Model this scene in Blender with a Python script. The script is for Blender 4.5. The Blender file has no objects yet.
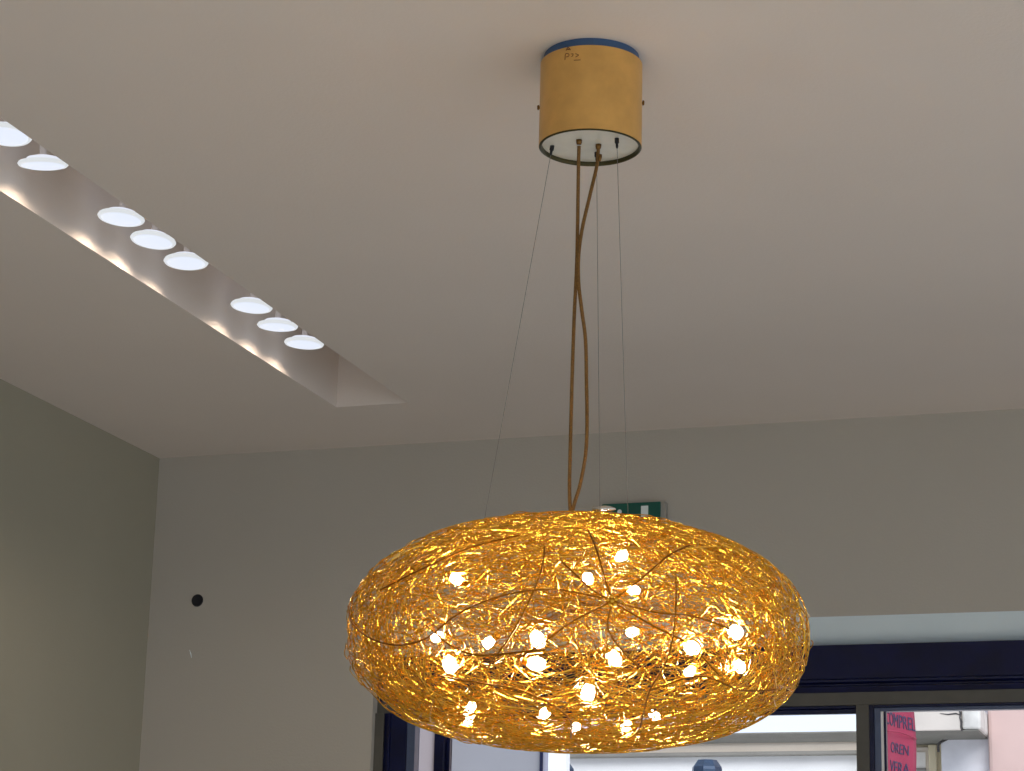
import bpy, bmesh, math, random
from mathutils import Vector, Matrix
random.seed(11)
sc = bpy.context.scene
COL = sc.collection
PI = math.pi

# ------------------------------------------------------------------ camera
FPX = 2300.0
PITCH, ROLL, YAW = math.radians(15.27), math.radians(1.405), math.radians(18.794)
EYE = Vector((0, 0, 1.6))
f0 = Vector((0, math.cos(PITCH), math.sin(PITCH)))
r0 = Vector((1, 0, 0))
u0 = Vector((0, -math.sin(PITCH), math.cos(PITCH)))
r1 = math.cos(ROLL) * r0 + math.sin(ROLL) * u0
u1 = -math.sin(ROLL) * r0 + math.cos(ROLL) * u0
RZ = Matrix.Rotation(YAW, 3, 'Z')
CF, CR, CU = RZ @ f0, RZ @ r1, RZ @ u1


def ray(x, y):
    return CF + CR * ((x - 512) / FPX) - CU * ((y - 385.5) / FPX)


def at(x, y, axis, val):
    d = ray(x, y)
    return EYE + d * ((val - EYE[axis]) / d[axis])


cam_d = bpy.data.cameras.new('camera')
cam = bpy.data.objects.new('camera', cam_d)
COL.objects.link(cam)
cam_d.sensor_fit = 'HORIZONTAL'
cam_d.sensor_width = 36
cam_d.lens = 36 * FPX / 1024
cam_d.clip_start = 0.02
cam_d.clip_end = 300
mw = Matrix.Identity(4)
for i in range(3):
    mw[i][0], mw[i][1], mw[i][2], mw[i][3] = CR[i], CU[i], -CF[i], EYE[i]
cam.matrix_world = mw
sc.camera = cam

vs = sc.view_settings
sc.display_settings.display_device = 'sRGB'
vs.view_transform = 'Standard'
vs.look = 'None'
vs.gamma = 1
vs.exposure = 0
vs.use_curve_mapping = False
try:
    sc.cycles.use_denoising = True
    sc.cycles.max_bounces = 10
    sc.cycles.diffuse_bounces = 6
    sc.cycles.glossy_bounces = 5
    sc.cycles.transparent_max_bounces = 16
    sc.cycles.sample_clamp_indirect = 6
    sc.cycles.caustics_reflective = True
except Exception:
    pass


# ------------------------------------------------------------------ materials
def lin(c):
    return tuple(((v / 255) / 12.92 if v / 255 <= .04045 else ((v / 255 + .055) / 1.055) ** 2.4) for v in c) + (1,)


def mat(name, rgb, rough=.6, metal=0.0, var=.06, scale=30, bump=0.0, bscale=200, emit=None, estr=0, spec=.5, detail=4):
    m = bpy.data.materials.new(name)
    m.use_nodes = True
    nt = m.node_tree
    b = nt.nodes['Principled BSDF']
    tc = nt.nodes.new('ShaderNodeTexCoord')
    n = nt.nodes.new('ShaderNodeTexNoise')
    n.inputs['Scale'].default_value = scale
    n.inputs['Detail'].default_value = detail
    nt.links.new(tc.outputs['Object'], n.inputs['Vector'])
    rp = nt.nodes.new('ShaderNodeValToRGB')
    c = lin(rgb)
    rp.color_ramp.elements[0].position = .3
    rp.color_ramp.elements[1].position = .7
    rp.color_ramp.elements[0].color = tuple(v * (1 - var) for v in c[:3]) + (1,)
    rp.color_ramp.elements[1].color = tuple(min(1, v * (1 + var)) for v in c[:3]) + (1,)
    nt.links.new(n.outputs['Fac'], rp.inputs['Fac'])
    nt.links.new(rp.outputs['Color'], b.inputs['Base Color'])
    b.inputs['Roughness'].default_value = rough
    b.inputs['Metallic'].default_value = metal
    b.inputs['Specular IOR Level'].default_value = spec
    if emit:
        b.inputs['Emission Color'].default_value = tuple(emit) + (1,)
        b.inputs['Emission Strength'].default_value = estr
    if bump:
        n2 = nt.nodes.new('ShaderNodeTexNoise')
        n2.inputs['Scale'].default_value = bscale
        n2.inputs['Detail'].default_value = 6
        nt.links.new(tc.outputs['Object'], n2.inputs['Vector'])
        bp = nt.nodes.new('ShaderNodeBump')
        bp.inputs['Strength'].default_value = bump
        bp.inputs['Distance'].default_value = .004
        nt.links.new(n2.outputs['Fac'], bp.inputs['Height'])
        nt.links.new(bp.outputs['Normal'], b.inputs['Normal'])
    return m


M = {}
M['ceiling'] = mat('ceiling_paint', (224, 215, 208), .9, var=.012, scale=3, bump=.12, bscale=160, spec=.1)
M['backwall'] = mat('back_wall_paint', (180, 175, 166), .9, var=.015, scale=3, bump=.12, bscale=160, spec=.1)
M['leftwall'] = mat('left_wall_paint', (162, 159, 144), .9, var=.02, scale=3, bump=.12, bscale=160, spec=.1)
M['fascia'] = mat('grey_fascia_paint', (222, 236, 242), .7, var=.02, scale=6, bump=.05)
M['floor'] = mat('floor_boards', (206, 202, 196), .4, var=.06, scale=4)
M['navy'] = mat('navy_gloss_paint', (8, 15, 54), .28, spec=.3, var=.35, scale=14, bump=.1, bscale=40)
M['navylit'] = mat('navy_paint_lit_edge', (72, 84, 112), .3, var=.15, scale=20)  # lighter navy: daylight on the inner sash edges put into the colour
M['olive'] = mat('olive_grey_paint', (78, 76, 70), .5, var=.1, scale=20)
M['white'] = mat('white_paint', (228, 226, 226), .5, var=.03)
M['canopy'] = mat('gold_satin_lacquer', (212, 164, 90), .42, metal=.25, var=.10, scale=22, bump=.03, bscale=120)
M['canopyrim'] = mat('dark_olive_rim', (66, 62, 34), .4, metal=.5, var=.1)
M['blueplate'] = mat('blue_gap_shadow', (52, 84, 124), .5, var=.05)  # blue shadow between canopy and ceiling put into the plate colour
M['disc'] = mat('white_enamel', (205, 205, 196), .45, var=.03, scale=60)
M['stamp'] = mat('brown_ink', (112, 66, 28), .7, var=.3, scale=300)
M['brass'] = mat('aged_brass', (120, 88, 48), .35, metal=.9, var=.1)
M['cord'] = mat('gold_textile_cord', (116, 82, 32), .75, var=.35, scale=420, bump=.4, bscale=500)
M['steel'] = mat('steel_cable', (120, 117, 112), .6, metal=.1, var=.1)
M['dark'] = mat('black_rubber', (16, 17, 26), .6, var=.1)
M['chrome'] = mat('chrome', (215, 212, 205), .15, metal=1.0, var=.04)
M['gold'] = mat('gold_anodised_wire', (224, 176, 62), .23, metal=1.0, var=.12, scale=18)
M['goldshaded'] = mat('gold_anodised_wire_shaded', (146, 94, 26), .45, metal=1.0, var=.12, scale=18)  # same gold wire, darkened: shade on the front wires put into the colour
M['bulb'] = mat('halogen_glass', (255, 245, 225), .3, emit=(1.0, .92, .74), estr=165)
M['led'] = mat('lit_diffuser', (90, 90, 92), .5, emit=(.78, .84, .98), estr=1.0, var=.01)
M['ledneck'] = mat('lit_neck', (90, 90, 92), .5, emit=(.80, .84, .96), estr=.95, var=.01)
M['ledrim'] = mat('frosted_rim', (120, 120, 116), .4, emit=(.8, .84, .88), estr=.82, var=.01)
M['signgreen'] = mat('sign_green', (3, 82, 70), .35, var=.06)
M['signwhite'] = mat('sign_white', (222, 232, 232), .4, var=.02)
M['signbox'] = mat('sign_housing', (150, 148, 142), .5, var=.03)
M['cream'] = mat('cream_stucco', (242, 243, 244), .9, var=.04, scale=2.2, bump=.3, bscale=30)
M['frieze'] = mat('frieze_paint', (222, 211, 196), .9, var=.05, scale=3)
M['soffit'] = mat('weathered_soffit', (140, 138, 132), .9, var=.10, scale=4)
M['greywall'] = mat('grey_render', (142, 142, 148), .9, var=.04, scale=2, bump=.3, bscale=25)
M['greylight'] = mat('pale_lilac_render', (158, 158, 176), .9, var=.03)
M['whitepost'] = mat('white_gloss_paint', (246, 247, 250), .4, var=.01)
M['oldcream'] = mat('old_cream_stucco', (226, 214, 180), .9, var=.05, scale=3, bump=.3, bscale=30)
M['underside'] = mat('dark_grey_concrete', (112, 112, 106), .9, var=.12, scale=6, bump=.3, bscale=30)
M['pinkgrey'] = mat('pale_rose_render', (176, 164, 165), .9, var=.04, scale=2)
M['pink'] = mat('pink_stucco', (204, 176, 170), .9, var=.05, scale=2.5, bump=.3, bscale=30)
M['stain'] = mat('stained_white_render', (226, 226, 232), .9, var=.10, scale=5, bump=.4, bscale=25)
M['slab'] = mat('balcony_concrete', (206, 198, 190), .9, var=.06, scale=5, bump=.4, bscale=30)
M['slabend'] = mat('balcony_concrete_mossy', (206, 204, 200), .9, var=.2, scale=9, bump=.4, bscale=30)
M['crack'] = mat('crack_dirt_and_shadow', (60, 58, 60), .9, var=.2, scale=40)  # real cracks, and the painted shadow line below the slab
M['red'] = mat('banner_red_cloth', (154, 34, 70), .75, var=.10, scale=7)
M['ink'] = mat('banner_dark_ink', (52, 46, 80), .8, var=.1)
M['lantern'] = mat('slate_blue_iron', (46, 66, 92), .35, metal=.3, var=.15)
M['lglass'] = mat('lantern_glass', (138, 160, 186), .15, var=.08)
M['asphalt'] = mat('street_paving', (214, 212, 208), .9, var=.06, scale=3)
M['paleglass'] = mat('pale_shutter', (236, 232, 224), .5, var=.03)

g = bpy.data.materials.new('window_glass')
g.use_nodes = True
nt = g.node_tree
nt.nodes.clear()
o_ = nt.nodes.new('ShaderNodeOutputMaterial')
mx = nt.nodes.new('ShaderNodeMixShader')
tr = nt.nodes.new('ShaderNodeBsdfTransparent')
tr.inputs['Color'].default_value = (.96, .97, .99, 1)
gl = nt.nodes.new('ShaderNodeBsdfGlossy')
gl.inputs['Roughness'].default_value = .02
fr = nt.nodes.new('ShaderNodeFresnel')
fr.inputs['IOR'].default_value = 1.35
nt.links.new(fr.outputs[0], mx.inputs[0])
nt.links.new(tr.outputs[0], mx.inputs[1])
nt.links.new(gl.outputs[0], mx.inputs[2])
nt.links.new(mx.outputs[0], o_.inputs[0])
M['glass'] = g


# ------------------------------------------------------------------ mesh helpers
def obj(name, bm, m, parent=None, smooth=False, bevel=0):
    me = bpy.data.meshes.new(name)
    bmesh.ops.recalc_face_normals(bm, faces=bm.faces)
    bm.to_mesh(me)
    bm.free()
    for mm in (m if isinstance(m, (list, tuple)) else [m]):
        me.materials.append(mm)
    o = bpy.data.objects.new(name, me)
    COL.objects.link(o)
    if parent:
        o.parent = parent
        o.matrix_parent_inverse = Matrix.Translation(parent.location).inverted()
    if smooth:
        for p in me.polygons:
            p.use_smooth = True
    if bevel:
        md = o.modifiers.new('bevel', 'BEVEL')
        md.width = bevel
        md.segments = 2
        md.limit_method = 'ANGLE'
    return o


def empty(name, loc):
    o = bpy.data.objects.new(name, None)
    COL.objects.link(o)
    o.location = loc
    o.empty_display_size = .05
    return o


def tag(o, label, cat, group=None):
    o['label'] = label
    o['category'] = cat
    if group:
        o['group'] = group
    return o


def struct(o):
    o['kind'] = 'structure'
    return o


def box(bm, a, b):
    vv = [bm.verts.new((x, y, z)) for x in (a[0], b[0]) for y in (a[1], b[1]) for z in (a[2], b[2])]
    for q in ((0, 1, 3, 2), (4, 6, 7, 5), (0, 4, 5, 1), (2, 3, 7, 6), (0, 2, 6, 4), (1, 5, 7, 3)):
        bm.faces.new([vv[i] for i in q])
    return bm


def newbox(*ab):
    bm = bmesh.new()
    for i in range(0, len(ab), 2):
        box(bm, ab[i], ab[i + 1])
    return bm


def lathe(bm, prof, c=(0, 0, 0), n=48, axis=Vector((0, 0, 1))):
    """prof: list of (r, h) along axis from c; zero radius closes."""
    c = Vector(c)
    axis = Vector(axis).normalized()
    t = Vector((1, 0, 0)) if abs(axis.x) < .9 else Vector((0, 1, 0))
    e1 = (t - axis * t.dot(axis)).normalized()
    e2 = axis.cross(e1)
    rings = []
    for r, h in prof:
        if r < 1e-7:
            rings.append([bm.verts.new(c + axis * h)])
        else:
            rings.append([bm.verts.new(c + axis * h + (e1 * math.cos(k * 2 * PI / n) + e2 * math.sin(k * 2 * PI / n)) * r) for k in range(n)])
    for A, B in zip(rings, rings[1:]):
        for k in range(n):
            k2 = (k + 1) % n
            if len(A) == 1 and len(B) > 1:
                bm.faces.new((A[0], B[k2], B[k]))
            elif len(B) == 1 and len(A) > 1:
                bm.faces.new((A[k], A[k2], B[0]))
            elif len(A) > 1:
                bm.faces.new((A[k], A[k2], B[k2], B[k]))
    return bm


def tube(bm, pts, r, n=8, caps=True):
    pts = [Vector(p) for p in pts]
    rr = r if isinstance(r, (list, tuple)) else [r] * len(pts)
    up = None
    prev = None
    for i, p in enumerate(pts):
        d = (pts[min(i + 1, len(pts) - 1)] - pts[max(i - 1, 0)])
        if d.length < 1e-9:
            d = Vector((0, 0, 1))
        d.normalize()
        if up is None:
            t = Vector((0, 0, 1)) if abs(d.z) < .9 else Vector((1, 0, 0))
            up = (t - d * t.dot(d)).normalized()
        else:
            up = up - d * up.dot(d)
            if up.length < 1e-6:
                t = Vector((0, 0, 1)) if abs(d.z) < .9 else Vector((1, 0, 0))
                up = t - d * t.dot(d)
            up.normalize()
        s = d.cross(up)
        ring = [bm.verts.new(p + (up * math.cos(k * 2 * PI / n) + s * math.sin(k * 2 * PI / n)) * rr[i]) for k in range(n)]
        if prev:
            for k in range(n):
                bm.faces.new((prev[k], prev[(k + 1) % n], ring[(k + 1) % n], ring[k]))
        elif caps:
            bm.faces.new(ring[::-1])
        prev = ring
    if caps and prev:
        bm.faces.new(prev)
    return bm


def spline(P, per=10):
    P = [Vector(p) for p in P]
    out = []
    for i in range(len(P) - 1):
        a = P[i - 1] if i else P[0] * 2 - P[1]
        b, c = P[i], P[i + 1]
        d = P[i + 2] if i + 2 < len(P) else P[-1] * 2 - P[-2]
        for k in range(per):
            t = k / per
            out.append(.5 * ((2 * b) + (c - a) * t + (2 * a - 5 * b + 4 * c - d) * t * t + (3 * b - a - 3 * c + d) * t ** 3))
    out.append(P[-1])
    return out


def quad(bm, *pts):
    return bm.faces.new([bm.verts.new(p) for p in pts])


def prism(bm, poly, dirv):
    """extrude planar polygon (list of points) along dirv."""
    A = [bm.verts.new(Vector(p)) for p in poly]
    B = [bm.verts.new(Vector(p) + Vector(dirv)) for p in poly]
    bm.faces.new(A)
    bm.faces.new(B[::-1])
    n = len(A)
    for k in range(n):
        bm.faces.new((A[k], B[k], B[(k + 1) % n], A[(k + 1) % n]))
    return bm


# ------------------------------------------------------------------ room
ZC = 3.116           # ceiling
XL, XR = -3.03, 2.4  # side walls
YB, YR = 5.775, -2.6  # back wall, open rear
WT = .30
TX0, TX1, TY0, TY1, TD = -2.305, -2.105, 0.9, 5.355, .15   # ceiling trough

bm = bmesh.new()
# ceiling slab with the trough cut in
for (x0, x1, y0, y1) in ((XL - WT, TX0, YR, YB + WT), (TX1, XR + WT, YR, YB + WT), (TX0, TX1, YR, TY0), (TX0, TX1, TY1, YB + WT)):
    quad(bm, (x0, y0, ZC), (x0, y1, ZC), (x1, y1, ZC), (x1, y0, ZC))
quad(bm, (TX0, TY0, ZC + TD), (TX0, TY1, ZC + TD), (TX1, TY1, ZC + TD), (TX1, TY0, ZC + TD))
for a, b in (((TX0, TY0), (TX0, TY1)), ((TX1, TY0), (TX1, TY1)), ((TX0, TY0), (TX1, TY0)), ((TX0, TY1), (TX1, TY1))):
    quad(bm, (*a, ZC), (*b, ZC), (*b, ZC + TD), (*a, ZC + TD))
box(bm, (XL - WT, YR, ZC + TD + .02), (XR + WT, YB + WT, ZC + .3))
struct(obj('ceiling', bm, M['ceiling']))

struct(obj('floor', newbox((XL - WT, YR, -.1), (XR + WT, YB + WT, 0)), M['floor']))
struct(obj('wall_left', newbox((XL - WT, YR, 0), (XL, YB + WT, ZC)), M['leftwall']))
# right wall with a wide unglazed opening, out of view, added to let daylight in
RW = dict(y0=-1.9, y1=5.0, z0=.35, z1=2.95)
struct(obj('wall_right', newbox((XR, YR, 0), (XR + WT, RW['y0'], ZC), (XR, RW['y1'], 0), (XR + WT, YB + WT, ZC), (XR, RW['y0'], 0), (XR + WT, RW['y1'], RW['z0']),
                                (XR, RW['y0'], RW['z1']), (XR + WT, RW['y1'], ZC)), M['backwall']))
# rear: closed above and at the sides of a wide unseen opening, added for daylight
RO = dict(x0=-2.95, x1=2.35, z1=3.03)
struct(obj('wall_rear', newbox((XL, YR - .2, 0), (RO['x0'], YR, ZC), (RO['x1'], YR - .2, 0), (XR, YR, ZC), (RO['x0'], YR - .2, RO['z1']), (RO['x1'], YR, ZC)), M['backwall']))

FY = YB + .02        # front of the window frame
WX0 = at(374, 745, 1, FY).x
WX1 = 1.6
ZH = at(900, 614.4, 1, YB).z     # lower edge of wall above window
WZ0 = .75
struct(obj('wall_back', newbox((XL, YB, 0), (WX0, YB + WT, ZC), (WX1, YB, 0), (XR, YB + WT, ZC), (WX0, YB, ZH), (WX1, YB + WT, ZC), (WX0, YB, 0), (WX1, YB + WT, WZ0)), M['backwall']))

# wall scratch beside the hole
s0, s1 = at(189.5, 650, 1, YB - .001), at(191.5, 658, 1, YB - .001)
struct(obj('trim_2', tube(bmesh.new(), [s0, (s0 + s1) / 2 + Vector((.001, 0, 0)), s1], [.0006, .0016, .0005], 5), M['fascia']))

# sloped grey lintel strip under the wall edge
ZF = at(900, 644, 1, FY + .05).z
bm = bmesh.new()
prism(bm, [(WX0, YB + .001, ZH), (WX0, FY + .05, ZF), (WX0, YB + .16, ZF), (WX0, YB + .16, ZH)], (WX1 - WX0, 0, 0))
struct(obj('trim_1', bm, M['fascia']))


def zx(py, y=None):
    return at(900, py, 1, FY if y is None else y).z


def xx(px, y=None):
    return at(px, 745, 1, FY if y is None else y).x


win = struct(empty('window_1', (WX0, FY, WZ0)))
FB = FY + .05   # back of the frame
# head board with mouldings
bm = bmesh.new()
zt, z1, z2, z3, z4 = ZF, zx(677), zx(679), zx(684), zx(690.5)
prism(bm, [(WX0, FY + .05, zt), (WX0, FY + .012, zt - .004), (WX0, FY + .008, z1), (WX0, FY, z2 + .002), (WX0, FY, z2 - .004), (WX0, FY + .014, z2 - .008),
           (WX0, FY + .014, z3), (WX0, FY + .004, z3 - .003), (WX0, FY + .012, z4), (WX0, FB, z4), (WX0, FB, zt)], (WX1 - WX0, 0, 0))
obj('head_board', bm, M['navy'], win, bevel=.0012)
# olive fixed frame: transom strip, jambs, mullions
zo0, zo1 = zx(703.5), z4
xa0, xa1 = WX0, xx(383)
xm0, xm1 = xx(855.5), xx(868.5)
obj('frame_rail', newbox((WX0, FY + .012, zo0), (WX1, FB, zo1)), M['olive'], win, bevel=.001)
obj('frame_jamb', newbox((xa0, FY, WZ0), (xa1, FB, zo0)), M['olive'], win, bevel=.001)
obj('frame_jamb', newbox((WX1 - .04, FY, WZ0), (WX1, FB, zo0)), M['olive'], win, bevel=.001)
obj('mullion', newbox((xm0, FY + .012, WZ0), (xm1, FB, zo0)), M['olive'], win, bevel=.001)
# dark mullion between the narrow side light and the wide light
xd0, xd1 = xx(432.5), xx(446)
obj('mullion', newbox((xd0, FY + .012, WZ0), (xd1 - .010, FB, zo0), (xd1 - .010, FY + .03, WZ0), (xd1, FB, zo0)), M['navy'], win, bevel=.0015)
# side light stile with bead and inner edge coloured lighter as if lit
xs = [xx(v) for v in (383, 387, 389.5, 405, 413)]
bm = bmesh.new()
prism(bm, [(xs[0], FY + .006, WZ0), (xs[1], FY + .003, WZ0), (xs[1] + .002, FY - .004, WZ0), (xs[2], FY - .004, WZ0), (xs[2] + .002, FY + .006, WZ0), (xs[3], FY + .008, WZ0),
           (xs[3], FB, WZ0), (xs[0], FB, WZ0)], (0, 0, zo0 - WZ0))
obj('stile', bm, M['navy'], win, bevel=.0008)
obj('stile_edge', newbox((xs[3], FY + .012, WZ0), (xs[4], FB, zo0)), M['navylit'], win, bevel=.001)
# top rails of the lights
zg = zx(711)
obj('sash_rail', newbox((xd1, FY + .02, zg + .012), (xm0, FB, zo0), (xd1, FY + .035, zg), (xm0, FB, zg + .012)), M['navy'], win, bevel=.0015)
obj('sash_rail', newbox((xs[4], FY + .02, zg), (xd0, FB, zo0)), M['navy'], win, bevel=.0015)
# opening sash on the right
sx = [xx(v) for v in (868.5, 873, 879.5, 882, 884.5)]
sash = obj('sash', newbox((sx[0], FY + .016, WZ0), (sx[1], FB, zo0), (sx[1], FY + .016, zx(706)), (WX1 - .04, FB, zo0), (sx[3], FY + .03, WZ0), (sx[4], FB, zx(709.5))), M['navy'], win, bevel=.001)
obj('sash_edge', newbox((sx[1], FY + .024, WZ0), (sx[2], FB, zx(706)), (sx[2], FY + .024, zx(709.7)), (WX1 - .04, FB, zx(706))), M['navylit'], sash, bevel=.001)
obj('seal_strip', newbox((sx[2], FY + .026, WZ0), (sx[3], FB, zx(709.7))), M['white'], sash)
obj('bottom_rail', newbox((WX0, FY - .01, WZ0 - .03), (WX1, FB, WZ0 + .06)), M['navy'], win, bevel=.002)
for (x0, x1, zt_) in ((xs[4], xd0, zg), (xd1, xm0, zg), (sx[4], WX1 - .04, zx(709.6))):
    obj('glass_pane', newbox((x0, FY + .042, WZ0 + .06), (x1, FY + .046, zt_)), M['glass'], win)

# ------------------------------------------------------------------ hole in the back wall
hc = at(197.5, 600.5, 1, YB)
ho = empty('cable_hole', hc)
tag(ho, 'small round black cable hole in the back wall near the left corner', 'hole')
bm = bmesh.new()
lathe(bm, [(.0150, .0004), (.0158, .004), (.0172, .003), (.0178, 0)], hc, 32, Vector((0, -1, 0)))
obj('grommet', bm, M['dark'], ho, True)  # black rubber grommet round the hole
bm = bmesh.new()
lathe(bm, [(0, .0006), (.008, .0007), (.0152, .0012)], hc, 32, Vector((0, -1, 0)))
obj('cavity', bm, M['dark'], ho, True)

# ------------------------------------------------------------------ exit sign
sx0, sx1 = at(605, 512, 1, YB).x, at(663, 512, 1, YB).x
sz1 = at(634, 505, 1, YB).z
sz0 = sz1 - .105
sg = empty('exit_sign', ((sx0 + sx1) / 2, YB, sz0))
tag(sg, 'green and white emergency exit sign on the back wall just above the wire shade', 'sign')
obj('housing', newbox((sx0 - .004, YB - .022, sz0 - .004), (sx1 + .013, YB, sz1 + .001)), M['signbox'], sg, bevel=.003)
obj('sign_panel', newbox((sx0, YB - .028, sz0), (sx1, YB - .022, sz1)), M['signgreen'], sg, bevel=.0015)
yf = YB - .0295
# doorway symbol, arrow, running figure in relief
px = lambda v: at(v, 512, 1, yf).x
bm = newbox((px(641), yf, sz0 + .012), (px(648), yf + .0015, sz1 - .010))
obj('door_symbol', bm, M['signwhite'], sg)
bm = bmesh.new()
fx, fz = px(618), sz0 + .052
lathe(bm, [(0, 0), (.0062, 0), (.0062, .0012), (0, .0012)], (fx + .004, yf + .0012, fz + .030), 20, Vector((0, -1, 0)))
for pts, w in (([(0, .022), (-.004, -.004)], .0062), ([(-.004, -.002), (.010, -.016), (.004, -.034)], .0042), ([(-.004, -.002), (-.012, -.018), (-.024, -.020)], .0042),
               ([(.001, .018), (.013, .008), (.020, .013)], .0032), ([(.000, .018), (-.012, .012), (-.017, .001)], .0032)):
    tube(bm, [(fx + a, yf + .001, fz + b) for a, b in pts], w * .75, 6)
for v in bm.verts:
    v.co.y = yf + .0007 + (v.co.y - yf - .001) * .15
obj('running_figure', bm, M['signwhite'], sg)
ax = px(632)
bm = bmesh.new()
prism(bm, [(ax - .006, yf, fz - .03), (ax, yf, fz - .042), (ax + .006, yf, fz - .03), (ax + .002, yf, fz - .03), (ax + .002, yf, fz - .012), (ax - .002, yf, fz - .012), (ax - .002, yf, fz - .03)], (0, .0014, 0))
obj('arrow_symbol', bm, M['signwhite'], sg)

# ------------------------------------------------------------------ downlights
DZ = .056
names = ['white glowing trough downlight cut off by the left edge of the photo',
         'white glowing downlight second from the left edge, largest whole one in the trough',
         'white trough downlight, nearest of the middle trio',
         'white trough downlight, centre one of the middle trio',
         'white trough downlight, farthest of the middle trio',
         'white trough downlight, nearest of the far trio',
         'white trough downlight, centre one of the far trio',
         'white trough downlight at the far end of the row, nearest the back wall']
pxs = [(6, 135.5), (43, 165), (121, 218.5), (153, 241), (186, 262.5), (251.5, 307), (277.5, 326.5), (304, 344)]
tilt = [(-4, 0), (9, 2), (-2, 6), (-4, 6), (-2, -2), (-2, 5), (2, 3), (0, 4)]


def downlight(c):
    e = empty('downlight', c)
    bm = bmesh.new()
    lathe(bm, [(0, -.004), (.034, -.0035), (.0415, -.001), (.043, .002), (.036, .005), (0, .005)], c, 40)
    obj('diffuser', bm, M['led'], e, True)
    bm = bmesh.new()
    lathe(bm, [(.0415, -.0025), (.047, -.001), (.049, .002), (.047, .0055), (.040, .0065), (.0405, .003), (.0415, -.0025)], c, 40)
    obj('rim', bm, M['ledrim'], e, True)
    bm = bmesh.new()
    lathe(bm, [(.035, .005), (.035, .009), (.031, .014), (.022, .0165), (0, .017)], c, 32)
    obj('neck', bm, M['ledneck'], e, True)
    bm = bmesh.new()
    lathe(bm, [(.007, .016), (.007, TD - DZ - .004), (.016, TD - DZ - .003), (.016, TD - DZ)], c, 16)
    obj('stem', bm, M['ceiling'], e, True)
    l = bpy.data.lights.new('downlight_beam', 'SPOT')
    l.energy = 3.4
    l.color = (1.0, .80, .60)
    l.spot_size = math.radians(150)
    l.spot_blend = .8
    l.shadow_soft_size = .02
    lo = bpy.data.objects.new('downlight_beam', l)
    COL.objects.link(lo)
    lo.parent = e
    lo.location = (0, 0, -.008)
    return e


for i, ((x, y), nm) in enumerate(zip(pxs, names)):
    c = at(x, y, 2, ZC + DZ)
    e = downlight(c)
    e.rotation_euler = (math.radians(tilt[i][0]), math.radians(tilt[i][1] * .5), 0)
    tag(e, nm, 'downlight', 'round downlights in the ceiling trough')

# ------------------------------------------------------------------ pendant lamp
SC = EYE + ray(577, 632.5) * (FPX * .7077 / 462)
RH = Vector((math.cos(YAW), math.sin(YAW), 0))        # horizontal, to the right seen from the door
FH = Vector((-math.sin(YAW), math.cos(YAW), 0))       # horizontal, away
A_, B_, BT = .3535, .176, .1695
CC = Vector((SC.x, SC.y, 0)) + RH * .0085             # canopy axis
ZB, ZT = 2.9585, 3.1015
lamp = empty('pendant_lamp', (SC.x, SC.y, SC.z - B_))
tag(lamp, 'large flattened golden wire pendant lamp hanging on two cords from a cylindrical ceiling canopy', 'lamp')


def ck(r, ang, z):
    return CC + RH * (r * math.cos(ang)) + FH * (r * math.sin(ang)) + Vector((0, 0, z))


RC = .0835
bm = bmesh.new()
lathe(bm, [(RC - .004, ZB + .0), (RC, ZB), (RC, ZT), (RC - .004, ZT)], CC, 96)
cover = obj('canopy_cover', bm, M['canopy'], lamp, True)
cover.modifiers.new('edges', 'EDGE_SPLIT').split_angle = math.radians(40)
bm = bmesh.new()
lathe(bm, [(RC - .0042, ZT), (RC - .0042, ZB + .0003), (RC - .0002, ZB - .0004), (RC - .003, ZB - .0022), (RC - .0052, ZB), (RC - .0052, ZB + .010), (RC - .0042, ZB + .010)], CC, 96)
obj('canopy_rim', bm, M['canopyrim'], lamp, True)
bm = bmesh.new()
lathe(bm, [(0, ZB + .005), (RC - .0053, ZB + .005), (RC - .0053, ZB + .009), (0, ZB + .009)], CC, 64)
obj('canopy_disc', bm, M['disc'], lamp)
bm = bmesh.new()
lathe(bm, [(0, ZT - .01), (RC - .0050, ZT - .01), (RC - .0050, ZT), (RC - .0055, ZT + .001), (RC - .0055, ZC), (0, ZC)], CC, 96)
obj('mounting_plate', bm, M['blueplate'], lamp)
# side screws
for px_, py_, s in ((641.5, 102, 1), (538.5, 108, -1)):
    zz = (EYE + ray(px_, py_) * ((CC - EYE).to_2d().length / ray(px_, py_).to_2d().length)).z
    bm = bmesh.new()
    d = RH * s
    lathe(bm, [(.0022, -.004), (.0022, .0006), (.0042, .0008), (.0042, .0028), (.003, .0038), (0, .004)], CC + d * RC + Vector((0, 0, zz)), 16, d)
    obj('screw', bm, M['brass'], lamp, True)
# smudged stamp near the top of the canopy
bm = bmesh.new()


def on_can(px_, py_):
    d = ray(px_, py_)
    o2, d2, c2 = EYE.to_2d(), d.to_2d(), CC.to_2d()
    q = o2 - c2
    a, b, c = d2.dot(d2), 2 * q.dot(d2), q.dot(q) - (RC + .0003) ** 2
    t = (-b - math.sqrt(b * b - 4 * a * c)) / (2 * a)
    return EYE + d * t


for st, w in (([(566, 50.5), (568, 47.5), (570.5, 50)], .0011), ([(567.5, 49.5), (569.5, 49.3)], .0012), ([(565, 60), (565.5, 54), (568.5, 53.8), (568.8, 56), (566, 57)], .0007),
              ([(571, 54), (573, 53.8), (572.6, 56), (571.2, 56.5)], .0006), ([(575.5, 53.5), (578.6, 55), (575.5, 57)], .0007), ([(574, 60.2), (580.5, 59.8)], .0007)):
    tube(bm, [on_can(*p) for p in spline([Vector((a, b, 0)) for a, b in st], 4) for p in [(p.x, p.y)]], w * .8, 5)
obj('stamp_mark', bm, M['stamp'], cover)

# shade geometry
def pw(z):
    return 2.5 if z < 0 else 2.2


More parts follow.
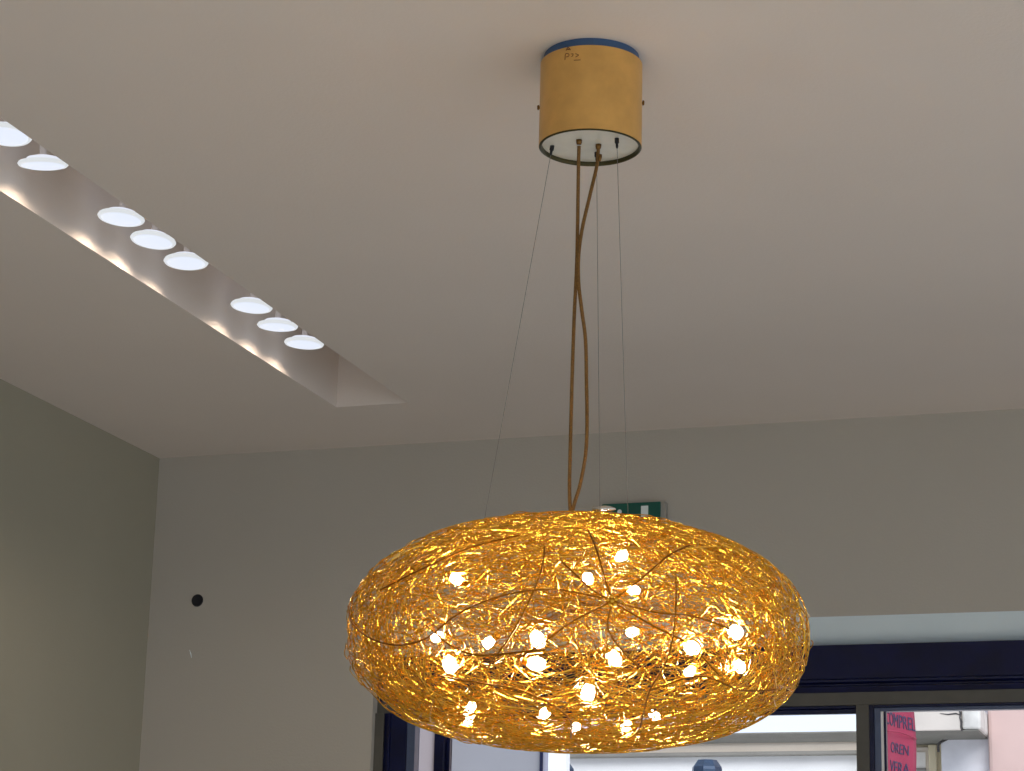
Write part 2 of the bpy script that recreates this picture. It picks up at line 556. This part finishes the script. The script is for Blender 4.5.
def ell(u, k=1.0):
    p = pw(u.z)
    f = (math.hypot(u.x, u.y) ** p + abs(u.z) ** p) ** (-1 / p) * k
    return SC + Vector((u.x * A_ * f, u.y * A_ * f, u.z * (B_ if u.z < 0 else BT) * f))


def front(px_, py_, k=1.0, far=False):
    """point where a line of sight meets the shade shell (near or far side)."""
    d = ray(px_, py_).normalized()

    def F(t):
        q = EYE + d * t - SC
        p = pw(q.z)
        return (math.hypot(q.x, q.y) / (A_ * k)) ** p + abs(q.z / ((B_ if q.z < 0 else BT) * k)) ** p
    t0 = (SC - EYE).length
    tm = min((t0 - .4 + i * .004 for i in range(200)), key=F)
    if F(tm) >= 1:
        return EYE + d * tm
    lo, hi = tm, tm + (.6 if far else -.6)
    for _ in range(40):
        m = (lo + hi) / 2
        if F(m) < 1:
            lo = m
        else:
            hi = m
    return EYE + d * lo


def strand(bm, n, step, r, kink, layer):
    z = random.uniform(-1, 1)
    # area weighting towards the flat top and bottom of the flattened ball
    while True:
        z = random.uniform(-1, 1)
        ph = random.uniform(0, 2 * PI)
        u = Vector((math.sqrt(1 - z * z) * math.cos(ph), math.sqrt(1 - z * z) * math.sin(ph), z))
        w = math.sqrt((u.x ** 2 + u.y ** 2) * B_ * B_ + u.z ** 2 * A_ * A_) / A_
        if random.random() < w:
            break
    t = Vector((random.gauss(0, 1), random.gauss(0, 1), random.gauss(0, .75)))
    k = layer
    kv = 0
    pts = []
    for i in range(n):
        nrm = u.normalized()
        t = (t - nrm * t.dot(nrm)).normalized()
        pts.append(ell(u, k))
        a = random.gauss(0, .07)
        if random.random() < kink:
            a += random.choice((-1, 1)) * random.uniform(.35, 1.7)
        t = (Matrix.Rotation(a, 3, nrm) @ t)
        # metric step on the ellipsoid
        v = Vector((t.x * A_, t.y * A_, t.z * B_))
        u = (u + t * (step / v.length)).normalized()
        kv = kv * .8 + random.gauss(0, .006)
        k = min(1.0, max(.86, k + kv))
        if k in (1.0, .86):
            kv = 0
    tube(bm, pts, r, 4)


bm = bmesh.new()
for i in range(1300):
    strand(bm, random.randint(30, 65), .0125, random.uniform(.00040, .00080), .36, random.uniform(.88, 1.0))
shade = obj('wire_shade', bm, M['gold'], lamp)
shade['kind'] = 'stuff'

# long loose wires lying over the outside
loose = [
    [(348, 606), (352, 622), (368, 637), (395, 645), (425, 639), (452, 618), (480, 603), (520, 592), (560, 590), (603, 598)],
    [(545, 546), (541, 572), (527, 606), (508, 640), (486, 668)],
    [(612, 601), (572, 622), (540, 645), (520, 657)],
    [(612, 601), (608, 628), (622, 650), (640, 668)],
    [(612, 601), (650, 624), (690, 645), (720, 676)],
    [(612, 601), (655, 612), (700, 618), (742, 634)],
    [(612, 601), (640, 580), (668, 556), (690, 545)],
    [(612, 601), (603, 572), (596, 548), (588, 530)],
    [(612, 601), (590, 588), (560, 560)],
    [(676, 575), (675, 620), (667, 660), (650, 690), (640, 728)],
    [(426, 625), (450, 645), (478, 655), (520, 652), (545, 650)],
    [(440, 676), (480, 683), (520, 690), (552, 705), (570, 720), (571, 738)],
    [(380, 590), (420, 570), (470, 548), (520, 535)],
    [(650, 690), (700, 676), (740, 690), (775, 690)],
]
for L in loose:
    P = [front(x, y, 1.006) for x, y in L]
    obj('loose_wire', tube(bmesh.new(), spline(P, 6), .0013, 6), M['goldshaded'], lamp)
# knot of twisted ends where the loose wires meet
hub = front(612, 601, 1.006)
bm = bmesh.new()
for k in range(5):
    a = k * 2 * PI / 5 + .4
    p = hub + RH * (.006 * math.cos(a)) + Vector((0, 0, .006 * math.sin(a)))
    bmesh.ops.create_icosphere(bm, subdivisions=2, radius=.0036, matrix=Matrix.Translation(p))
bmesh.ops.create_icosphere(bm, subdivisions=2, radius=.004, matrix=Matrix.Translation(hub))
obj('wire_knot', bm, M['gold'], lamp, True)

# stray wire ends that stick out of the outline
bm = bmesh.new()
for i in range(46):
    z = random.uniform(-.95, .98)
    ph = random.uniform(0, 2 * PI)
    u = Vector((math.sqrt(1 - z * z) * math.cos(ph), math.sqrt(1 - z * z) * math.sin(ph), z))
    t = Vector((random.gauss(0, 1), random.gauss(0, 1), random.gauss(0, 1)))
    t = (t - u * t.dot(u)).normalized()
    P = []
    for j in range(5):
        w = (u + t * (j * .035)).normalized()
        P.append(ell(w, 1.0 + .006 * j * math.sin(j * .7)))
    tube(bm, P, .0008, 4)
o = obj('wire_ends', bm, M['gold'], lamp)
o['kind'] = 'stuff'

# bulbs: (pixel, pixel, depth into the shade as fraction of near..far)
bulbs = [(456, 579, .05), (588, 578, .06), (622, 556, .10), (634, 590, .06), (437, 637, .07), (488, 643, .10), (450, 665, .05), (538, 640, .05), (537, 664, .04), (614, 659, .05),
         (588, 693, .06), (632, 632, .08), (692, 648, .04), (690, 672, .07), (736, 632, .04), (740, 667, .06), (468, 719, .08), (545, 713, .1), (626, 726, .1), (470, 708, .3), (575, 728, .3), (655, 716, .3),  # last three bulbs are added low inside to brighten the belly
         ]
BIG = {(450, 665), (538, 640), (537, 664), (614, 659), (692, 648), (736, 632), (588, 693)}
for x, y, d in bulbs:
    bs = 1.12 if (x, y) in BIG else .82
    a, b = front(x, y), front(x, y, far=True)
    c = a.lerp(b, min(.5, d * 1.8))
    out = (Vector(((c.x - SC.x) / A_ ** 2, (c.y - SC.y) / A_ ** 2, (c.z - SC.z) / B_ ** 2))).normalized()
    ax_ = (out * .6 + Vector((random.uniform(-.7, .7), random.uniform(-.7, .7), random.uniform(-.7, .7)))).normalized()
    bm = bmesh.new()
    lathe(bm, [(r_ * bs, h_ * bs) for r_, h_ in ((0, .0105), (.0040, .0098), (.0070, .0075), (.0084, .003), (.0084, -.003), (.0066, -.0085), (.004, -.012))] + [(0, -.012 * bs)], c, 14, ax_)
    bo = obj('bulb', bm, M['bulb'], lamp, True)
    bm = bmesh.new()
    lathe(bm, [(0, -.0122 * bs), (.0055, -.0122 * bs), (.0055, -.020), (.0035, -.022), (0, -.022)], c, 12, ax_)
    p = c - ax_ * .022
    tube(bm, spline([p, p - ax_ * .02, p.lerp(SC, .5) + Vector((0, 0, .01)), SC + Vector((0, 0, .05))], 5), .0008, 5)
    obj('bulb_holder', bm, M['goldshaded'], bo)

# suspension cables with grippers
top_pts = [((552.5, 141), 163), ((597.5, 143), 80), ((616, 139), -58)]
ends = [(484, 522), (600, 516), (628, 514)]
for (tp, ang), en in zip(top_pts, ends):
    a = ck(.060, math.radians(ang), ZB + .009)
    dd = ray(*tp)
    lat = (EYE + dd * ((CC - EYE).to_2d().length / dd.to_2d().length) - CC).dot(RH)
    a = CC + RH * lat + FH * (math.sin(math.radians(ang)) * .035) + Vector((0, 0, ZB + .005))
    b = front(*en, k=.97, far=(ang > 0 and ang < 120))
    w = obj('suspension_cable', tube(bmesh.new(), [a, b], .00048, 6), M['steel'], lamp)
    bm = bmesh.new()
    dn = (b - a).normalized()
    lathe(bm, [(0, -.002), (.0036, -.002), (.0036, .008), (.0022, .010), (.0022, .016), (.0011, .019), (0, .019)], a, 16, dn)
    obj('cable_gripper', bm, M['dark'], w, True)

# electric cords
DL = (SC - EYE).to_2d().length


def hang(px_, py_, off=0.0):
    d = ray(px_, py_)
    return EYE + d * ((DL + off) / d.to_2d().length)


c1 = [hang(*p, o) for *p, o in [(579, 146, -.02), (578.5, 165, -.015), (578, 200, -.008), (577.3, 240, -.006), (576.5, 270, -.006), (574.5, 310, -.006), (573, 350, -.004), (571.5, 400, 0), (570.3, 450, 0), (569.5, 490, 0), (571, 520, .0), (574, 545, 0)]]
c2 = [hang(*p, o) for *p, o in [(598.5, 147, .0), (597, 165, .0), (590, 195, -.002), (582, 230, -.011), (578.5, 258, -.013), (578.8, 285, -.013), (582, 312, -.011), (585.5, 340, -.007), (586.5, 380, -.004), (587, 425, -.003), (585.5, 455, -.002), (580, 485, 0), (574, 505, -.002), (569, 530, 0), (570, 545, 0)]]
for P in (c1, c2):
    cd = obj('cord', tube(bmesh.new(), spline(P, 6), .0030, 10), M['cord'], lamp, True)
    bm = bmesh.new()
    q = P[0].copy()
    q.z = ZB + .005
    lathe(bm, [(0, 0), (.0048, 0), (.0048, .004), (.004, .007), (.0034, .008), (0, .008)], q, 16, (P[1] - P[0]).normalized())
    obj('cord_gland', bm, M['brass'], cd, True)
# crimp on the second cord
q0, q1 = hang(600.5, 154, -.004), hang(599, 163, -.004)
obj('cord_crimp', lathe(bmesh.new(), [(0, 0), (.0028, .001), (.0034, .006), (.0026, .012), (0, .0135)], q0, 12, (q1 - q0).normalized()), M['brass'], lamp, True)
# chrome cable clamp lying on top of the shade
q0, q1 = hang(592, 509.5, -.05), hang(616, 509, -.05)
ln = (q1 - q0).length
obj('cable_clamp', lathe(bmesh.new(), [(0, 0), (.0046, .0005), (.0046, ln * .3), (.0052, ln * .32), (.0056, ln * .55), (.0046, ln * .75), (.002, ln * .95), (0, ln)], q0, 20, (q1 - q0).normalized()), M['chrome'], lamp, True)

# ------------------------------------------------------------------ outside
struct(obj('street', newbox((-40, -60, -.30), (40, 60, -.12)), M['asphalt']))
GZ = -.12

# cream house across the street
CY = 18.6
cx0 = at(567, 765, 1, CY).x
cx1 = at(892, 740, 1, CY).x
ez = at(855, 736, 1, CY - .35).z
house = tag(empty('cream_house', (cx0, CY, GZ)), 'cream house across the street with a grey eave, in the wide middle pane', 'house')
obj('facade', newbox((cx0, CY, GZ), (cx1, CY + 5, ez - .06)), M['cream'], house)
ze0, ze1 = at(855, 741, 1, CY - .10).z, at(855, 731, 1, CY - .2).z
obj('eave', prism(bmesh.new(), [(cx0, CY - .06, ze0), (cx0, CY - .10, ze0), (cx0, CY - .14, (ze0 + ze1) / 2), (cx0, CY - .2, ze1 - .01), (cx0, CY - .2, ze1), (cx0, CY + 5, ze1), (cx0, CY + 5, ze0)], (cx1 - cx0, 0, 0)), M['soffit'], house)
zfr = at(855, 751, 1, CY - .04).z
obj('frieze', newbox((cx0, CY - .06, zfr), (cx1, CY + .02, ze0)), M['frieze'], house)
obj('string_course', newbox((cx0, CY - .10, zfr - .03), (cx1, CY + .01, zfr)), M['soffit'], house, bevel=.006)
for k in range(2):
    x0 = cx0 + .4 + k * 1.2
    w_ = obj('window_shutter', newbox((x0, CY - .05, 1.0), (x0 + .9, CY + .01, 2.6)), M['paleglass'], house, bevel=.01)

# street lanterns fixed in front of that facade
for (pl, pr, pt, lab) in ((692, 722, 760, 'slate blue street lantern top in the middle pane below the cornice'), (544, 574, 762, 'slate blue street lantern peeping out behind the white post')):
    ly = 15.5
    a, b = at(pl, 771, 1, ly), at(pr, 771, 1, ly)
    t_ = at((pl + pr) / 2, pt, 1, ly).z
    cx_ = (a.x + b.x) / 2
    R = (b.x - a.x) / 2
    ln_ = tag(empty('street_lantern', (cx_, ly, GZ)), lab, 'lantern', 'street lanterns outside the window')
    c0 = (cx_, ly, 0)
    bm = bmesh.new()
    lathe(bm, [(0, t_), (R * .66, t_ - .002), (R * .72, t_ - .012), (R * .98, t_ - .05), (R, t_ - .07), (R, t_ - .12), (R * .9, t_ - .17), (0, t_ - .17)], c0, 8)
    obj('lantern_cap', bm, M['lantern'], ln_)
    bm = bmesh.new()
    lathe(bm, [(R * .86, t_ - .17), (R * .6, t_ - .55), (0, t_ - .55)], c0, 8)
    obj('lantern_glass', bm, M['lglass'], ln_)
    bm = bmesh.new()
    lathe(bm, [(R * .62, t_ - .55), (R * .7, t_ - .58), (.05, t_ - .66), (.05, GZ + .5), (.10, GZ + .45), (.10, GZ), (0, GZ)], c0, 12)
    obj('lantern_post', bm, M['lantern'], ln_, True)

# grey rendered building on the left, with a pale neighbour
GY = 13.5
gx1 = at(548, 765, 1, GY).x
gx0 = at(436, 765, 1, GY).x
gb = tag(empty('street_building', (gx0, GY, GZ)), 'plain grey rendered building in the left pane below the lamp', 'building')
foot = [(gx0, GY), (gx1, GY), (gx1 - .62, GY + .55), (gx0, GY + .55)]
obj('facade', prism(bmesh.new(), [(a, b, GZ) for a, b in foot], (0, 0, 8.5)), M['greywall'], gb)
obj('corner_strip', newbox((at(543, 765, 1, GY).x, GY - .02, GZ), (gx1, GY + .01, 8.4)), M['greylight'], gb)
dpx = at(541.5, 765, 1, GY - .03).x
bm = tube(bmesh.new(), [(dpx, GY - .035, GZ), (dpx, GY - .035, 8.5)], .011, 10)
obj('downpipe', bm, M['navy'], gb, True)
obj('roof_edge', prism(bmesh.new(), [(gx0, GY - .2, 8.38), (gx1 + .1, GY - .2, 8.38), (gx1 - .58, GY + .6, 8.38), (gx0, GY + .6, 8.38)], (0, 0, .15)), M['soffit'], gb, bevel=.02)
# white post standing outside, in front of the gap between the two houses
PYY = 8.4
wp0, wp1 = at(548, 765, 1, PYY).x, at(566, 765, 1, PYY).x
wpost = tag(empty('white_post', ((wp0 + wp1) / 2, PYY, GZ)), 'slim white painted post outside the window below the middle of the lamp', 'post')
obj('shaft', newbox((wp0, PYY, GZ), (wp1, PYY + .05, 2.9)), M['whitepost'], wpost, bevel=.002)
obj('foot_plate', newbox((wp0 - .05, PYY - .05, GZ), (wp1 + .05, PYY + .10, GZ + .02)), M['whitepost'], wpost, bevel=.002)
obj('post_cap', newbox((wp0 - .008, PYY - .008, 2.9), (wp1 + .008, PYY + .058, 2.93)), M['whitepost'], wpost, bevel=.004)
nb = tag(empty('street_building', (gx0 - 3, GY - .3, GZ)), 'pale rose building seen through the narrow side pane at far left', 'building')
obj('facade', newbox((gx0 - 5, GY - .25, GZ), (gx0 - .03, GY + .5, 7.5)), M['pinkgrey'], nb)
obj('roof_edge', newbox((gx0 - 5, GY - .45, 7.5), (gx0 - .03, GY + .5, 7.65)), M['soffit'], nb, bevel=.02)

# house with the cracked balcony, right pane
HY = 18.0
hx0 = cx1 + .04
hx1 = at(990, 745, 1, HY).x
hb = tag(empty('balcony_house', (hx0, HY, GZ)), 'old cream house with a cracked concrete balcony beside the pink wall', 'house')
hxm = at(941, 745, 1, HY).x
obj('facade', newbox((hx0, HY + .3, GZ), (hxm, HY + 4, 6.5)), M['oldcream'], hb)
obj('side_wall', newbox((hxm, HY, GZ), (hx1, HY + 4, 6.5)), M['stain'], hb)
BYF = HY - .55
bz0 = at(940, 730.5, 1, BYF).z
bz1 = at(940, 706, 1, BYF).z
bxs = at(961, 720, 1, BYF).x
bx1 = at(980.5, 720, 1, BYF).x
sl = obj('balcony_slab', newbox((hx0, BYF, bz0), (bxs, HY + .3, bz1)), M['slab'], hb, bevel=.008)
obj('slab_end', newbox((bxs + .004, BYF + .01, bz0 + .006), (bx1, HY + .02, bz1)), M['slabend'], sl, bevel=.02)
ck_ = [at(x, y, 1, BYF - .002) for x, y in ((959, 709), (960.5, 713), (960, 718), (961.5, 722), (961, 727), (962, 731))]
obj('crack', tube(bmesh.new(), ck_, [.004, .008, .006, .009, .007, .005], 5), M['crack'], sl)
ck_ = [at(x, y, 1, BYF - .002) for x, y in ((940, 713.5), (948, 714.5), (956, 713.5), (960, 715))]
obj('crack', tube(bmesh.new(), ck_, [.002, .005, .006, .003], 5), M['crack'], sl)
obj('slab_underside', newbox((hx0, BYF + .012, bz0 - .006), (bx1 - .02, HY + .3, bz0 + .004)), M['underside'], sl)  # thin, darker grey sheet below the slab
# shadow line under the slab, painted as a dark strip on the side wall
bm = bmesh.new()
w0, w1, w2 = at(939, 742, 1, HY - .01), at(962, 731, 1, HY - .01), at(979, 730, 1, HY - .01)
tube(bm, spline([at(938.5, 752, 1, HY - .012), at(939, 744, 1, HY - .012), at(946, 739.5, 1, HY - .012), at(956, 735, 1, HY - .012), at(963, 732, 1, HY - .012), at(980, 732.5, 1, HY - .012)], 4), .010, 6)
obj('shadow_line', bm, M['crack'], hb)
wx0, wx1 = at(905, 760, 1, HY + .27).x, at(926, 760, 1, HY + .27).x
wzt = at(915, 752.5, 1, HY + .27).z
wn = obj('window_frame', newbox((wx0 - .02, HY + .26, 1.2), (wx1 + .03, HY + .31, wzt + .04)), M['frieze'], hb, bevel=.006)
obj('pane', newbox((wx0, HY + .25, 1.25), (wx1, HY + .27, wzt)), M['paleglass'], wn)
zb_ = at(918, 769.5, 1, HY + .25).z
obj('glazing_bar', newbox((wx0, HY + .24, zb_ - .012), (wx1, HY + .26, zb_ + .012)), M['soffit'], wn)
obj('pilaster', newbox((at(929, 760, 1, HY + .25).x, HY + .22, GZ), (at(937, 760, 1, HY + .25).x, HY + .31, at(930, 744, 1, HY + .2).z)), M['oldcream'], hb, bevel=.01)

# pink wall at the right
pk = tag(empty('pink_building', (hx1, HY - .1, GZ)), 'pink stucco building wall at the right edge of the window view', 'building')
obj('facade', newbox((hx1 + .004, HY - .15, GZ), (hx1 + 6, HY + 4, 6.8)), M['pink'], pk, bevel=.03)
obj('plinth', newbox((hx1 + .01, HY - .2, GZ), (hx1 + 6, HY + .0, .5)), M['soffit'], pk, bevel=.02)

# red banner hung across the sight line, edge-on to the street
BY = 10.0
bd = Vector((math.sin(math.radians(14)), math.cos(math.radians(14)), 0))
p0 = at(880.8, 740, 1, BY)
d = ray(912.6, 740)
# solve p0 + bd*s on the vertical plane through the eye and column 912
nx, ny = -d.y, d.x
s_ = -((p0.x - EYE.x) * nx + (p0.y - EYE.y) * ny) / (bd.x * nx + bd.y * ny)
zt_, zb_ = p0.z + .28, p0.z - 1.3
ban = tag(empty('red_banner', (p0.x, p0.y, GZ)), 'red hanging cloth banner with dark lettering just right of the mullion', 'banner')
nrm = Vector((bd.y, -bd.x, 0))
if nrm.dot(EYE - p0) < 0:
    nrm = -nrm
bm = bmesh.new()
NX, NZ = 10, 40
grid = []
zf0 = at(885, 731, 1, BY).z
for j in range(NZ + 1):
    z = zt_ + (zb_ - zt_) * j / NZ
    row = []
    for i in range(NX + 1):
        u = i / NX
        w_ = .010 * math.sin(u * 5 + z * 3) + .008 * math.sin(z * 9 + u * 2)
        row.append(bm.verts.new(p0 + bd * (s_ * u) + nrm * w_ + Vector((0, 0, z - p0.z))))
    grid.append(row)
for j in range(NZ):
    for i in range(NX):
        bm.faces.new((grid[j][i], grid[j][i + 1], grid[j + 1][i + 1], grid[j + 1][i]))
cl = obj('banner_cloth', bm, M['red'], ban, True)
md = cl.modifiers.new('thick', 'SOLIDIFY')
md.thickness = .003
# hem fold under the first line
fo = [p0 + bd * (s_ * u) + nrm * .022 + Vector((0, 0, zf0 - p0.z + .012 * math.sin(u * 3))) for u in (0.04, .25, .5, .75, .97)]
obj('banner_seam', tube(bmesh.new(), spline(fo, 4), .0035, 6), M['red'], ban, True)
obj('banner_pole', tube(bmesh.new(), [p0 + Vector((0, 0, zt_ - p0.z)) - bd * .02, p0 + bd * (s_ + .03) + Vector((0, 0, zt_ - p0.z))], .012, 10), M['lantern'], ban, True)
pp = p0 - bd * .02
obj('banner_post', tube(bmesh.new(), [(pp.x, pp.y, GZ), (pp.x, pp.y, zt_ + .05)], .012, 10), M['lantern'], ban, True)


def text(body, u0, u1, zc, h, tag_name):
    cu = bpy.data.curves.new(tag_name, 'FONT')
    cu.body = body
    cu.align_x = 'LEFT'
    cu.size = 1
    cu.extrude = .01
    to = bpy.data.objects.new(tag_name + '_src', cu)
    COL.objects.link(to)
    dg = bpy.context.evaluated_depsgraph_get()
    me = bpy.data.meshes.new_from_object(to.evaluated_get(dg))
    bpy.data.objects.remove(to)
    bpy.data.curves.remove(cu)
    xs_ = [v.co.x for v in me.vertices]
    ys_ = [v.co.y for v in me.vertices]
    x0, x1, y0, y1 = min(xs_), max(xs_), min(ys_), max(ys_)
    for v in me.vertices:
        u = u0 + (u1 - u0) * (v.co.x - x0) / (x1 - x0)
        z = zc + h * ((v.co.y - y0) / (y1 - y0) - .5)
        w_ = .010 * math.sin(u * 5 + z * 3) + .008 * math.sin(z * 9 + u * 2)
        v.co = p0 + bd * (s_ * u) + nrm * (w_ + .004 + (.002 if v.co.z > 0 else 0)) + Vector((0, 0, z - p0.z))
    me.materials.append(M['ink'])
    o = bpy.data.objects.new(tag_name, me)
    COL.objects.link(o)
    o.parent = ban
    o.matrix_parent_inverse = Matrix.Translation(ban.location).inverted()
    return o


def bz(px_, py_):
    u = (px_ - 880.8) / 31.8
    q = p0 + bd * (s_ * u)
    dd = ray(px_, py_)
    t = (q - EYE).to_2d().length / dd.to_2d().length
    return (EYE + dd * t).z


text('COMPREL', .08, .98, bz(897, 721), .058, 'lettering')
text('OREN', .28, .80, bz(899, 749), .044, 'lettering')
text('VERA', .26, .84, bz(899, 768), .050, 'lettering')

# ------------------------------------------------------------------ light
w = bpy.data.worlds.new('sky')
sc.world = w
w.use_nodes = True
bgn = w.node_tree.nodes['Background']
bgn.inputs['Color'].default_value = (.80, .89, 1.0, 1)
bgn.inputs['Strength'].default_value = 1.35
sun = bpy.data.lights.new('soft_sun', 'SUN')
sun.energy = 2.2
sun.angle = math.radians(30)
sun.color = (1, .97, .93)
so = bpy.data.objects.new('soft_sun', sun)
COL.objects.link(so)
so.rotation_euler = (math.radians(58), 0, math.radians(28))
